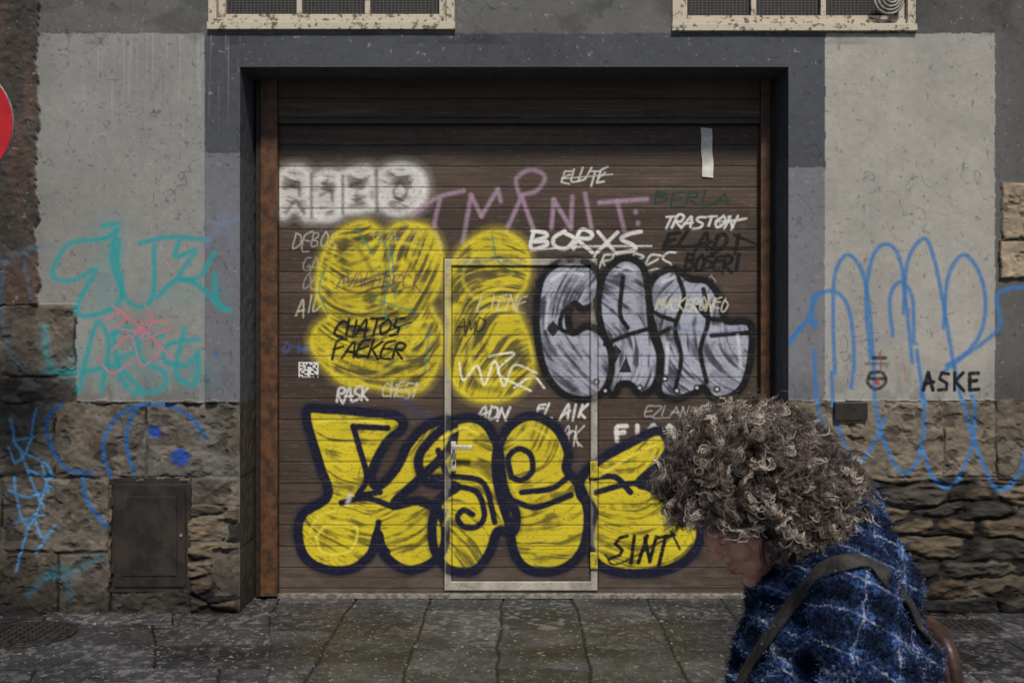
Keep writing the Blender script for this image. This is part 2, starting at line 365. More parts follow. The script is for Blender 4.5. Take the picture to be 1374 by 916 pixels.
# ================================================================= GARAGE DOOR
door=empty('garage_door')
SX0,SX1,SY0,SY1=373,1021,166,798
xs=np.arange(SX0,SX1+.5,1.0);ys=np.arange(SY0,SY1+.5,1.0)
PX,PY=np.meshgrid(xs,ys)
def wood(PX,PY,seed=0):
    g=fbm(PX/80,PY/1.4,4,300+seed);b=fbm(PX/140,PY/60,3,310+seed);pl=_h(np.floor((PY-168)/28.3),PX*0,5)
    c=lin(66,54,46)*(.5+.9*g)[...,None]*(.65+.7*b)[...,None]*(.84+.32*pl)[...,None]
    return c
col=wood(PX,PY)
ph=(PY-168)%28.3
H=np.zeros(PX.shape)
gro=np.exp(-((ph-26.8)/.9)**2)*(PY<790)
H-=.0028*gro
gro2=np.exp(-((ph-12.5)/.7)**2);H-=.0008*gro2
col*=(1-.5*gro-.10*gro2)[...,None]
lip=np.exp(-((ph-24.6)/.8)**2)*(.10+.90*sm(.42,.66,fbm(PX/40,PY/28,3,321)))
d=(sm(.64,.82,fbm(PX/12,PY/1.5,4,331))*.30)[...,None];col[:]=col*(1-d)+lin(115,105,97)*d
d=(sm(680,800,PY)*(.25+.75*sm(.4,.65,fbm(PX/30,PY/10,4,341)))*.5)[...,None];col[:]=col*(1-d)+lin(94,87,81)*d
fx0,fx1,fy0,fy1=596,802,347,792;bw=9
outer=(PX>fx0)&(PX<fx1)&(PY>fy0)&(PY<fy1);inner=(PX>fx0+bw)&(PX<fx1-bw)&(PY>fy0+bw)&(PY<fy1-12)
fr=outer&~inner
fcol=lin(152,147,136)*(.55+.7*fbm(PX/10,PY/14,4,351))[...,None]
col[fr]=fcol[fr];H[fr]=.012
gap=(PX>fx0-2)&(PX<fx1+2)&(PY>fy0-2)&(PY<fy1)&~outer
g2=inner&~((PX>fx0+bw+2)&(PX<fx1-bw-2)&(PY>fy0+bw+2)&(PY<fy1-14))
cv=Canvas(xs,ys,col)
W=lin(200,198,194);PK=lin(150,124,143);K=lin(9,9,11);YL=lin(194,176,32);YD=lin(80,76,24);NV=lin(14,16,38);CR=lin(190,186,160)
# fuzzy white bubble word
for p in [[(376,236),(392,226),(412,230),(418,260),(414,292),(396,280),(378,290),(374,262)],[(416,250),(436,232),(458,240),(462,270),(452,290),(424,292),(414,272)],[(458,236),(492,226),(500,240),(492,262),(502,278),(464,282),(458,262)],[(508,236),(536,222),(564,232),(570,258),(560,278),(530,286),(510,272)]]:
    cv.stroke(p,16,W,.35,9,closed=True);cv.fill(p,W,lin(120,114,108),.80,.1,61,22,6,.34,.58,holes=.4);cv.stroke(p,9,W,.75,3.5,closed=True)
for p in [[(392,250),(400,244),(402,262)],[(384,286),(396,270),(408,286)],[(430,262),(444,256),(446,270)],[(434,246),(440,242)],[(470,250),(484,244)],[(478,270),(490,264)],[(536,244),(528,258),(538,268),(546,256),(538,244)],[(418,234),(418,292)],[(460,236),(460,286)],[(505,230),(506,282)]]:
    cv.stroke(p,4,lin(48,38,33),.75,2.2)
for p in [[(553,290),(585,266),(622,256)],[(590,268),(583,304),(592,330)],[(621,326),(632,262)],[(632,262),(646,290)],[(646,290),(668,254)],[(668,254),(672,270)],[(678,312),(700,264)],[(700,264),(716,308)],[(697,262),(693,240),(712,228),(731,237),(720,256),(697,262)],[(740,306),(743,268)],[(743,268),(766,306)],[(766,306),(768,264)],[(785,260),(794,308)],[(804,272),(868,267)],[(828,270),(838,310)],[(853,284),(853,285)],[(856,299),(856,300)]]:
    cv.stroke(p,5.6,PK,.8,1.8)
tag(cv,'DEBOS',392,313,452,332,1.5,W,.6);tag(cv,'HAZE',496,308,574,324,1.6,W,.6)
tag(cv,'GAL',405,346,440,362,1.4,W,.45);tag(cv,'OLE',405,370,440,386,1.3,W,.4);tag(cv,'AID',398,400,430,418,2,CR,.8)
tag(cv,'CRES',690,360,760,376,1.6,K,.7);tag(cv,'ORUK',700,376,716,392,1.4,K,.6)
tag(cv,'O-WA',378,460,420,472,2,lin(50,80,140),.8)
def ypiece(P,seed,ang):
    cv.stroke(P,13,YL,.40,6,closed=True)
    cv.fill(P,YL,lin(104,96,28),.93,ang,seed,38,4.4,.36,.60,holes=.5)
    cv.stroke(P,5,lin(206,188,44),.7,2.4,closed=True)
Y1=[(427,400),(430,350),(455,312),(490,298),(515,310),(540,300),(575,306),(592,336),(590,380),(578,408),(592,440),(590,480),(572,516),(545,526),(500,518),(468,516),(440,496),(418,465),(424,440),(442,424)]
Y2=[(612,345),(640,318),(670,310),(700,325),(710,350),(704,385),(690,405),(700,430),(713,470),(714,504),(690,530),(650,538),(618,525),(602,490),(606,440),(601,395)]
ypiece(Y1,11,-.3);ypiece(Y2,18,-.5)
for p in [[(450,330),(440,370),(460,410),(500,416),(540,395)],[(470,320),(500,345),(512,330)],[(520,330),(524,390),(500,440)],[(444,440),(470,455),(520,440),(580,430)],[(440,470),(450,500),(500,505),(540,480),(560,450)],[(470,350),(520,355),(560,345)],[(640,340),(620,370),(640,400),(680,380)],[(640,430),(630,480),(650,515),(690,500)],[(450,380),(490,370),(560,380)],[(450,350),(480,330),(540,326),(580,340)]]:
    cv.stroke(p,4,lin(214,198,54),.6,2.5)
for p in [[(450,414),(500,424),(560,414),(590,404)],[(515,310),(518,360),(510,420)],[(600,400),(640,412),(690,405)],[(480,330),(500,370),(490,400)],[(540,340),(560,370),(548,396)],[(470,450),(500,480),(540,500)],[(640,350),(660,370),(680,350)],[(640,450),(660,480),(690,470)],[(456,350),(468,326),(496,318)],[(540,470),(560,490),(576,470)],[(440,390),(456,400),(480,396)],[(620,500),(640,520),(670,522)]]: cv.stroke(p,5,YD*.6,.6,3)
for p in [[(514,322),(522,350),(516,420),(540,440)],[(526,332),(530,400)],[(436,360),(428,390),(440,420)],[(576,440),(570,500)],[(660,315),(668,350),(690,360)],[(478,306),(500,340)],[(500,400),(560,420)]]:
    cv.stroke(p,2.2,lin(40,124,106),.8,1)
tag(cv,'CHATOS',448,429,538,447,3.4,K,1.2,.35,.09);cv.stroke([(452,452),(500,450),(552,432)],2.2,K,1.1,.8)
tag(cv,'FAEKER',445,459,542,478,3.4,K,1.2,.35,.09);tag(cv,'AVALO',452,368,510,384,1.8,lin(90,60,75),.8);tag(cv,'BECK',512,370,566,386,2,lin(80,40,66),.8)
tag(cv,'AMD',612,428,650,446,2.2,K,1);tag(cv,'LIENE',640,398,706,414,1.8,CR,.8)
for p in [[(616,486),(622,510),(640,490),(650,516),(664,484),(676,518),(690,490),(720,500)],[(656,478),(690,474),(668,500),(712,524)],[(690,520),(715,505),(730,520)]]: cv.stroke(p,2.8,lin(222,219,190),.9,.9)
tag(cv,'RASK',452,520,494,535,3,W,.95,.2);tag(cv,'CHEST',512,514,560,530,2.2,CR,.8)
tag(cv,'MRKL',450,486,520,500,1.4,YD,.5)
cv.stroke([(540,536),(570,560),(596,566)],12,lin(50,50,95),.4,5)
tag(cv,'ELUTE',752,228,812,244,2.2,W,.9,.35,.11);cv.stroke([(754,240),(822,234)],1.6,W,.8,.6)
tag(cv,'BERLA',878,258,980,274,3,lin(14,50,42),.9)
tag(cv,'TRASTON',888,291,986,304,2.9,W,1.05,.45,.09);cv.stroke([(960,298),(1002,293),(966,301)],2,W,.9,.7)
tag(cv,'BORXS',710,311,858,333,5,W,1.1,.25,.09);cv.stroke([(712,336),(780,331),(874,330)],2.4,W,.9,.8)
tag(cv,'ELADI',888,314,996,334,5,K,1.3,.4,.1);cv.stroke([(890,330),(1012,332),(985,315)],3.4,K,1.3,.8)
tag(cv,'BOSERI',919,344,994,361,4.4,K,1.3,.25,.08)
tag(cv,'IRIBES',782,341,904,360,2.6,W,.9,.4,.1)
tag(cv,'ALVARO',880,372,960,385,1.6,W,.5)
SL=lin(154,156,170);SD=lin(62,62,74)
C_=[(720,410),(728,372),(752,352),(782,350),(802,366),(805,388),(797,408),(782,414),(770,408),(762,424),(768,446),(788,438),(808,448),(820,474),(818,508),(804,530),(780,536),(750,524),(730,494),(721,450)]
A_=[(803,420),(806,380),(818,358),(840,346),(862,358),(870,392),(874,440),(886,480),(880,514),(862,530),(846,516),(832,516),(822,530),(808,506),(812,462)]
N_=[(874,430),(868,398),(880,370),(905,361),(926,374),(950,378),(968,404),(974,430),(1006,434),(1008,472),(1000,510),(984,530),(958,535),(944,520),(930,528),(905,535),(884,524),(888,480)]
for P,s,a in((N_,21,1.35),(A_,24,1.2),(C_,25,1.45)):
    cv.stroke(P,14,K,.6,3.5,closed=True)
    cv.fill(P,SL,SD,.98,a,s,34,5,.30,.58);cv.stroke(P,9.5,K,1.35,1.2,closed=True)
for p in [[(770,408),(756,418),(752,440),(768,448)],[(908,366),(918,400),(906,440),(914,480),(906,522)],[(944,388),(950,430),(940,470),(948,512)],[(836,372),(832,420),(842,440)],[(900,440),(880,450)],[(974,430),(950,426),(936,410)],[(868,400),(880,420),(905,430)],[(812,462),(840,450),(874,440)],[(955,450),(1006,446)]]: cv.stroke(p,6,K,1.3,1.2)
for p in [[(736,480),(748,510),(770,524)],[(812,480),(816,500)],[(860,370),(862,420)],[(730,440),(734,470)],[(960,500),(984,516)],[(880,385),(886,410)]]: cv.stroke(p,8,lin(40,40,50),.5,5)
cv.fill([(742,430),(752,440),(742,452),(732,440)],K,K,.97,smooth=False);cv.fill([(840,478),(848,500),(830,500)],K,K,.97,smooth=False)
cv.fill([(826,462),(834,470),(826,486),(818,472)],K,K,.95,smooth=False)
for q in [(812,524),(800,512),(892,508),(908,524),(962,522),(935,520),(858,520)]: cv.stroke([q,(q[0]+.5,q[1])],9,K,1,1);cv.stroke([q,(q[0]+.5,q[1])],3.5,W,.95,.8)
for p in [[(740,376),(760,364),(782,368)],[(890,378),(905,372)],[(736,400),(732,440)],[(826,366),(840,358),(852,364)],[(896,460),(894,500)],[(990,450),(994,490)]]: cv.stroke(p,4,lin(205,205,214),.7,1.8)
tag(cv,'MUCKERONEO',880,401,976,414,1.8,CR,.95)
cv.stroke([(900,440),(960,446),(1000,438)],2.5,lin(70,100,150),.5,1)
tag(cv,'EZLANSSS',864,546,960,558,1.6,W,.5)
tag(cv,'ADN',640,546,682,562,2.8,W,1,.3);tag(cv,'EL AIK',718,544,786,559,3,W,1,.35)
tag(cv,'AK',752,572,782,592,1.8,W,.8);cv.stroke([(756,584),(770,578),(776,598)],1.6,W,.8,.7)
tag(cv,'FIOO',826,571,914,590,6,W,1,0,.02,1.2,.3)
def big(P,seed,ang):
    cv.stroke(P,18,NV,.55,3,closed=True)
    cv.fill(P,YL,lin(112,102,26),.97,ang,seed,40,4.6,.31,.55,holes=.12)
L1=[(411,554),(440,549),(490,553),(532,558),(540,574),(518,594),(498,636),(508,652),(532,628),(548,596),(572,572),(604,564),(606,596),(572,634),(528,676),(562,672),(592,690),(597,728),(580,754),(546,764),(516,744),(507,716),(498,742),(474,762),(440,764),(410,748),(400,714),(408,688),(440,664),(428,620)]
L2=[(584,584),(616,562),(648,566),(668,600),(676,654),(692,688),(688,714),(668,712),(656,742),(636,765),(604,764),(584,740),(580,702),(592,668),(612,652),(572,646),(562,614)]
L3=[(667,606),(684,572),(714,558),(746,574),(762,606),(760,630),(778,652),(789,690),(782,736),(756,762),(716,766),(692,746),(682,700),(668,650)]
L4=[(780,642),(800,620),(846,594),(884,578),(898,598),(884,624),(858,648),(894,656),(930,688),(940,720),(922,750),(886,766),(836,768),(802,756),(790,722),(796,684),(779,664)]
for P,s,a in((L4,31,-.35),(L1,33,-.2),(L3,37,-.6),(L2,40,.5)): big(P,s,a)
for P in(L4,L1,L3,L2): cv.stroke(P,12.5,NV,1.35,1.2,closed=True)
for p in [[(474,572),(482,600),(492,640),(480,664)],[(474,572),(520,574)],[(458,674),(492,668),(528,680)],[(508,700),(506,720),(520,740)],[(480,664),(510,660)],
          [(612,652),(640,660),(650,690),(640,706),(622,706),(614,694),(622,684),(634,690)],[(580,640),(620,640),(650,650),(664,700)],[(588,604),(600,640)],
          [(686,640),(682,614),(696,602),(712,610),(714,632),(700,644),(686,640)],[(690,672),(720,680),(766,664)],[(700,660),(740,655),(762,640)],
          [(800,660),(850,648),(880,660)],[(846,660),(826,640),(800,640)]]: cv.stroke(p,8,NV,1.3,1.2)
for p in [[(424,566),(470,563),(515,568)],[(592,588),(620,574),(642,582)],[(692,590),(714,574),(738,588)],[(416,712),(428,692),(455,684)],[(804,638),(850,610),(880,596)],[(596,704),(604,684)],[(424,720),(440,704),(478,706),(470,738),(434,742),(424,720)]]: cv.stroke(p,3.2,lin(220,206,74),.75,1.6)
cv.stroke([(470,664),(466,676)],5,W,.7,2)
tag(cv,'SINT',818,722,896,752,5,K,1.2,.25,.08);cv.stroke([(812,744),(830,756),(905,716)],3,K,1,1);cv.stroke([(900,712),(912,736)],3.6,K,1,1)
tag(cv,'EAZ',480,626,512,640,1.3,NV,.6)
cv.fill([(401,486),(428,486),(428,507),(401,507)],W,W,1,smooth=False)
R=random.Random(3)
for i in range(12):
    for j in range(9):
        if R.random()<.5: 
            x=402.5+i*2.1;y=487.5+j*2.1;sl=cv.sub(x,x+2.1,y,y+2.1);cv.rgb[sl]=K
col=cv.rgb
# pale aluminium shows through where the overspray rubbed off the wicket frame
t=(fr*(.06+.34*sm(.50,.68,fbm(PX/8,PY/24,3,377))))[...,None];col[:]=col*(1-t)+fcol*t
hl=(((PX>fx0)&(PX<fx0+2.2)))&fr;col[hl]=col[hl]*.78+lin(190,186,170)*.22
col[gap]*=.3;col[g2]*=.35
w=(sm(.66,.76,fbm(PX/4,PY/2,4,361))*.45)[...,None];col[:]=col*(1-w)+wood(PX,PY,9)*w
dirt=(.80+.40*fbm(PX/60,PY/26,4,365))[...,None];col*=dirt
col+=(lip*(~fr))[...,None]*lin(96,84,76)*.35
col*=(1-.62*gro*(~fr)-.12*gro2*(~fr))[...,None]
doormat=attr_mat('painted_shutter',.6,.12,.10,220,.14,.25,.002)
grid_obj('shutter_panel',WX(PX,S1),DY-H,WZ(PY,S1),col,doormat,door)
xs=np.arange(371,1023,1.2);ys=np.arange(108,163,1.0);PX,PY=np.meshgrid(xs,ys)
c=wood(PX,PY,4)*1.0;ph=(PY-108)%26;g=np.exp(-((ph-24)/1.0)**2);c*=(1-.6*g)[...,None]
d=(sm(.6,.8,fbm(PX/60,PY/2,3,371))*.5*sm(130,160,PY))[...,None];c=c*(1-d)+lin(120,110,100)*d
s2=F/(CAMD+DY-.03);grid_obj('shutter_header',WX(PX,s2),DY-.03+.003*g,WZ(PY,s2),c,doormat,door)
brown=noise_mat('brown_metal_frame',tuple(lin(52,36,25)),tuple(lin(90,58,34)),14,.5,.1)
dkb=noise_mat('dark_brown_metal',tuple(lin(26,22,20)),tuple(lin(42,34,29)),20,.5,.1)
def dbox(n,a,b,c,d,y0,y1,m,s=None,bev=.003):
    s=s or F/(CAMD+y0);return box(n,WX(a,s),WX(b,s),y0,y1,WZ(d,s),WZ(c,s),m,door,bev)
dbox('jamb_left',349,372,106,800,.29,.40,brown);dbox('jamb_left_lip',343,348.6,106,800,.31,.40,dkb)
dbox('jamb_right',1021,1034,106,800,.29,.40,brown);dbox('jamb_right_lip',1034.5,1044,106,800,.31,.40,dkb)
dbox('head_beam',336,1048,94,104,.27,.40,dkb);dbox('header_bottom_rail',373,1020,159,166,.30,.345,dkb)
lg=noise_mat('pale_metal',tuple(lin(80,76,70)),tuple(lin(130,125,116)),25,.5,.1)
dbox('threshold',372,1022,797,803,.31,.40,lg)
steel=noise_mat('handle_steel',tuple(lin(150,146,130)),tuple(lin(200,196,180)),40,.35,.05,.3)
ylw=noise_mat('hinge_yellow_paint',tuple(lin(120,110,36)),tuple(lin(184,168,40)),40,.5,.2)
def P3(px,py,y): s=F/(CAMD+y);return (WX(px,s),y,WZ(py,s))
dbox('handle_plate',605,612,592,632,.325,.337,steel);cyl('handle_spindle',P3(609,600,.33),P3(609,600,.28),.009,steel,door)
dbox('handle_lever',606,634,597,603,.272,.284,steel,bev=.005);cyl('lock',P3(609,620,.33),P3(609,620,.315),.010,dkb,door)
for k,y in enumerate((630,752)): dbox('hinge_%d'%(k+1),792,802,y-11,y+11,.322,.338,ylw)
# ================================================================= paper strip
paper=noise_mat('paper',tuple(lin(176,174,168)),tuple(lin(206,204,198)),12,.95,.02,spec=.1)
n=24;V=[];Fc=[]
for i in range(n+1):
    t=i/n;py=171+66*t;yy=.342;ox=2.5*t+.5*math.sin(t*11)
    for k in range(4): 
        x,_,z=P3(940+ox+15*k/3,py+(1.5*k/3 if i in(0,n) else 0),yy);V.append((x,yy+.0008*math.sin(k*1.4+t*17),z))
for i in range(n):
    for k in range(3): a=i*4+k;Fc.append((a,a+4,a+5,a+1))
me=bpy.data.meshes.new('paper_strip');me.from_pydata(V,[],Fc);link('paper_strip',me,paper,smooth=False)
# ================================================================= windows
wfr=noise_mat('peeling_white_paint',tuple(lin(88,76,62)),tuple(lin(172,163,146)),26,.7,.5,lo=.39,hi=.47,det=9)
m,nt,p=newmat('wire_glass');N=nt.nodes;L=nt.links
tc=N.new('ShaderNodeTexCoord');br=N.new('ShaderNodeTexBrick');br.offset=0;br.inputs['Scale'].default_value=55;br.inputs['Mortar Size'].default_value=.07;br.inputs['Brick Width'].default_value=.9;br.inputs['Row Height'].default_value=.9
mp=N.new('ShaderNodeMapping');mp.inputs['Rotation'].default_value=(math.radians(90),math.radians(45),0);L.new(tc.outputs['Object'],mp.inputs[0]);L.new(mp.outputs[0],br.inputs['Vector'])
br.inputs['Color1'].default_value=(.012,.012,.013,1);br.inputs['Color2'].default_value=(.022,.022,.022,1);br.inputs['Mortar'].default_value=(.07,.066,.06,1)
L.new(br.outputs[0],p.inputs['Base Color']);p.inputs['Roughness'].default_value=.6;p.inputs['Specular IOR Level'].default_value=.2;wire=m
def window(x0,x1,yb,bars):
    w=empty('window')
    def b(n,a,bb,c,d,y0,y1,mt=wfr): return box(n,WX(a),WX(bb),y0,y1,WZ(d),WZ(c),mt,w,.003)
    b('sill',x0-2,x1+2,yb-9,yb+1,-.025,.05);b('bottom_frame',x0+9,x1-9,yb-17,yb-9.4,.012,.06)
    b('frame_left',x0-1,x0+10,-244,yb-9.3,-.012,.06);b('frame_right',x1-10,x1+1,-244,yb-9.3,-.012,.06);b('frame_top',x0+10.3,x1-10.3,-244,-232,-.012,.06)
    b('sash_bottom',x0+20,x1-20,yb-23,yb-17.4,.028,.06)
    b('sash_left',x0+10.4,x0+20,-231,yb-17.4,.024,.06);b('sash_right',x1-20,x1-10.4,-231,yb-17.4,.024,.06)
    for k,q in enumerate(bars): b('mullion_%d'%(k+1),q-3.5,q+3.5,-231,yb-23.3,.03,.06)
    b('transom',x0+20,x1-20,-110,-103,.034,.06)
    b('glass',x0+12,x1-12,-231,yb-12,.065,.075,wire)
window(281,609,40,(400,492));window(903,1227,42,(1013,1107))
hose=noise_mat('grey_hose',tuple(lin(100,95,88)),tuple(lin(140,135,126)),30,.5,.1)
hc=empty('cable_coil')
for k in range(4):
    r=.085-.017*k
    bpy.ops.mesh.primitive_torus_add(major_radius=r,minor_radius=.0085,major_segments=40,minor_segments=10,location=(WX(1190)+.004*k,-.03-.006*k,WZ(2)+.003*k),rotation=(math.radians(90),.1*k,0))
    o=bpy.context.object;o.name='coil_%d'%(k+1);o.data.materials.append(hose);o.parent=hc
    for q in o.data.polygons:q.use_smooth=True
cyl('coil_hook',(WX(1190),.03,WZ(2)+.05),(WX(1190),-.06,WZ(2)+.05),.006,dkb,hc)
# ================================================================= utility cabinet
cab=empty('utility_cabinet');cm=noise_mat('cabinet_brown_paint',tuple(lin(30,27,25)),tuple(lin(48,42,37)),9,.42,.15)
def cb(n,a,b,c,d,y0,y1,mt=cm,bev=.004): return box(n,WX(a),WX(b),y0,y1,WZ(d),WZ(c),mt,cab,bev)
cb('frame',149,258,640,793,-.026,.03);cb('door',156,251,648,785,-.038,-.0265);cb('door_panel',168,240,664,770,-.045,-.0385,bev=.004)
cb('hinge_1',152,157,665,677,-.046,-.0265);cb('hinge_2',152,157,755,767,-.046,-.0265);cyl('lock',(WX(246),-.038,WZ(716)),(WX(246),-.046,WZ(716)),.009,lg,cab)
pq=box('wall_plaque',WX(1117),WX(1161),-.045,-.01,WZ(563),WZ(539),dkb,None,.004)
sg=empty('traffic_sign');redm=noise_mat('sign_red',tuple(lin(150,18,24)),tuple(lin(172,26,32)),6,.4,.02)
wht=noise_mat('sign_white',tuple(lin(190,190,190)),tuple(lin(215,215,212)),8,.4,.02);galv=noise_mat('galvanised_steel',tuple(lin(105,108,110)),tuple(lin(140,142,144)),30,.45,.05,.7)
d=4.9;s=F/d;sx=(-65-687)/s;sz=CAMH+(458-165)/s;sy=-1.1
cyl('disc',(sx,sy,sz),(sx,sy+.004,sz),.300,redm,sg,64);cyl('rim',(sx,sy+.0045,sz),(sx,sy+.022,sz),.303,galv,sg,64)
box('white_bar',sx-.21,sx+.21,sy-.004,sy-.0015,sz-.05,sz+.05,wht,sg,.001);cyl('post',(sx,sy+.055,0),(sx,sy+.055,sz+.33),.03,galv,sg)
box('clamp',sx-.05,sx+.05,sy+.023,sy+.06,sz-.02,sz+.02,galv,sg)
# ================================================================= PAVEMENT
def pave(X,Y):
    x=X+.02*(fbm(X*3,Y*3,2,401)-.5)*2;y=Y+.02*(fbm(X*3+9,Y*3,2,403)-.5)*2
    left=x+.25*y<-1.47
    xs_=[-1.47,-.99,-.52,-.07,.385,.85,1.33,1.78,2.25,2.7,3.2,3.7,4.2,4.8,5.5,6.5]
    cb_=np.array([-9]+xs_);ci=np.clip(np.searchsorted(cb_,x)-1,0,len(cb_)-2)
    e=np.minimum(x-cb_[ci],cb_[ci+1]-x);cid=ci*100.
    off=_h(ci,ci*0,3)*.7
    L=.62+.25*_h(ci,ci*0+1,4);v=(y+off+20)/L;vi=np.floor(v);e=np.minimum(e,np.minimum(v-vi,1-(v-vi))*L);cid=cid+vi
    rb=np.array([-9,-2.4,-1.9,-1.45,-1.02,-.62,-.24,.5]);ri=np.clip(np.searchsorted(rb,y)-1,0,len(rb)-2)
    e2=np.minimum(y-rb[ri],rb[ri+1]-y);l2=.75+.3*_h(ri,ri*0,8);u=(x+.35*y+_h(ri,ri*0+2,8)+20)/l2;ui=np.floor(u)
    e2=np.minimum(e2,np.minimum(u-ui,1-(u-ui))*l2);e2=np.minimum(e2,np.abs(x+.25*y+1.47))
    e=np.where(left,e2,e);cid=np.where(left,5000+ri*77+ui,cid)
    return cid,e
xs=np.linspace(-5,5,1401);ys=np.linspace(.40,-2.6,421);X,Y=np.meshgrid(xs,ys)
cid,e=pave(X,Y);r1=_h(cid,cid*0,51);r2=_h(cid,cid*0,52);r3=_h(cid,cid*0,53)
fine=fbm(X*45,Y*45,4,411);bigN=fbm(X*5+r1*50,Y*5,4,412)
col=(lin(58,58,61)[None,None]*(.50+.8*r1)[...,None])*(.30+1.25*bigN)[...,None]*(.5+1.0*fine)[...,None]
sp=(sm(.54,.66,fbm(X*28+r2*30,Y*28,5,413))*(.2+.8*r3))[...,None]*.7
col=col*(1-sp)+lin(104,103,102)*sp
wm=(lin(64,60,54)*(.6+.6*bigN)[...,None]);t=(sm(.6,.75,fbm(X*2,Y*2,3,419))*.4)[...,None];col=col*(1-t)+wm*t
dkp=(sm(.48,.68,fbm(X*1.3,Y*2.6,3,423))*.5)[...,None];col*=(1-dkp)
j=(1-sm(.003,.011,e+.006*(fine-.5)))[...,None];col=col*(1-j)+lin(14,13,13)*j
gut=sm(-.09,-.01,Y+.03*(fbm(X*6,Y*0,3,421)-.5))*(np.abs(X)>1.66);col*=(1-.65*gut)[...,None]
spec=sm(.80,.82,fbm(X*60,Y*60,2,433))[...,None]*.6;col=col*(1-spec)+lin(150,148,142)*spec
Z=-.009*(1-sm(.002,.012,e))+.008*(r2-.5)+.012*(r1-.5)*np.sin(X*3)*.4+.006*(fine-.5)+.008*(bigN-.5)
pavem=attr_mat('paving_stone',.42,.18,.6,90,.3,.5,.005)
o=grid_obj('pavement',X,Y,Z,col,pavem)
m,nt,p=newmat('ground_stone');N=nt.nodes;L=nt.links
tc=N.new('ShaderNodeTexCoord');br=N.new('ShaderNodeTexBrick');br.inputs['Scale'].default_value=1;br.inputs['Brick Width'].default_value=.7;br.inputs['Row Height'].default_value=.45;br.inputs['Mortar Size'].default_value=.008
L.new(tc.outputs['Object'],br.inputs['Vector']);br.inputs['Color1'].default_value=(*lin(60,60,62),1);br.inputs['Color2'].default_value=(*lin(76,76,78),1);br.inputs['Mortar'].default_value=(.02,.02,.02,1)
nz=N.new('ShaderNodeTexNoise');nz.inputs['Scale'].default_value=20;nz.inputs['Detail'].default_value=6;L.new(tc.outputs['Object'],nz.inputs['Vector'])
mx=N.new('ShaderNodeVectorMath');mx.operation='MULTIPLY';ad=N.new('ShaderNodeMath');ad.operation='ADD';ad.inputs[1].default_value=.5;L.new(nz.outputs[0],ad.inputs[0]);L.new(br.outputs[0],mx.inputs[0]);L.new(ad.outputs[0],mx.inputs[1]);L.new(mx.outputs[0],p.inputs['Base Color']);p.inputs['Roughness'].default_value=.6
me=bpy.data.meshes.new('ground');me.from_pydata([(-300,-300,-.03),(300,-300,-.03),(300,300,-.03),(-300,300,-.03)],[],[(0,1,2,3)]);link('ground',me,m)
iron=noise_mat('cast_iron',tuple(lin(26,25,24)),tuple(lin(54,51,48)),30,.5,.3,.2)
def gpos(px,py): s=(py-458)/CAMH;return ((px-687)/s,F/s-CAMD)
mh=empty('manhole_cover');x,y=gpos(40,851)
cyl('rim',(x,y,-.01),(x,y,.008),.245,iron,mh,48);cyl('plate',(x,y,.008),(x,y,.011),.215,iron,mh,48)
for k in range(-4,5):
    h=math.sqrt(max(.0,.195**2-(k*.044)**2))
    for q in range(-4,5):
        if abs(q*.044)<h: box('stud_%d_%d'%(k+5,q+5),x+q*.044-.013,x+q*.044+.013,y+k*.044-.013,y+k*.044+.013,.011,.018,iron,mh,.002)
dr=empty('drain_cover');x,y=gpos(1288,840)
box('frame',x-.21,x+.21,y-.12,y+.12,-.01,.010,iron,dr);box('plate',x-.185,x+.185,y-.095,y+.095,.0102,.013,iron,dr,.001)
for k in range(9): box('slot_%d'%(k+1),x-.16+k*.037,x-.142+k*.037,y-.08,y+.08,.0132,.017,iron,dr,.001)

# ================================================================= WOMAN
wo=empty('woman')
CY=-4.0
def tube(path,n=24,ref=(0,1,0),caps=True,sub=5):
    P=cr_spline([list(q) for q in path],k=sub)
    V=[];Fc=[];m=len(P);ref=Vector(ref)
    for i in range(m):
        a=Vector(P[max(0,i-1)][:3]);b=Vector(P[min(m-1,i+1)][:3]);t=(b-a).normalized()
        e1=(ref-t*ref.dot(t)).normalized();e2=t.cross(e1);c=Vector(P[i][:3])
        for k in range(n):
            an=2*math.pi*k/n;V.append(c+e1*math.cos(an)*P[i][3]+e2*math.sin(an)*P[i][4])
    for i in range(m-1):
        for k in range(n): Fc.append((i*n+k,i*n+(k+1)%n,(i+1)*n+(k+1)%n,(i+1)*n+k))
    if caps: Fc.append(tuple(range(n))[::-1]);Fc.append(tuple(range((m-1)*n,m*n)))
    return V,Fc
def ell(c,r,rot=None,nu=24,nv=16):
    V=[];Fc=[];c=Vector(c)
    for i in range(nv+1):
        th=math.pi*(i+.02)/(nv+.04)
        for k in range(nu):
            ph=2*math.pi*k/nu;v=Vector((r[0]*math.sin(th)*math.cos(ph),r[1]*math.sin(th)*math.sin(ph),r[2]*math.cos(th)))
            if rot: v=rot@v
            V.append(c+v)
    for i in range(nv):
        for k in range(nu): Fc.append((i*nu+k,(i+1)*nu+k,(i+1)*nu+(k+1)%nu,i*nu+(k+1)%nu))
    Fc.append(tuple(range(nu)));Fc.append(tuple(range(nv*nu,(nv+1)*nu))[::-1])
    return V,Fc
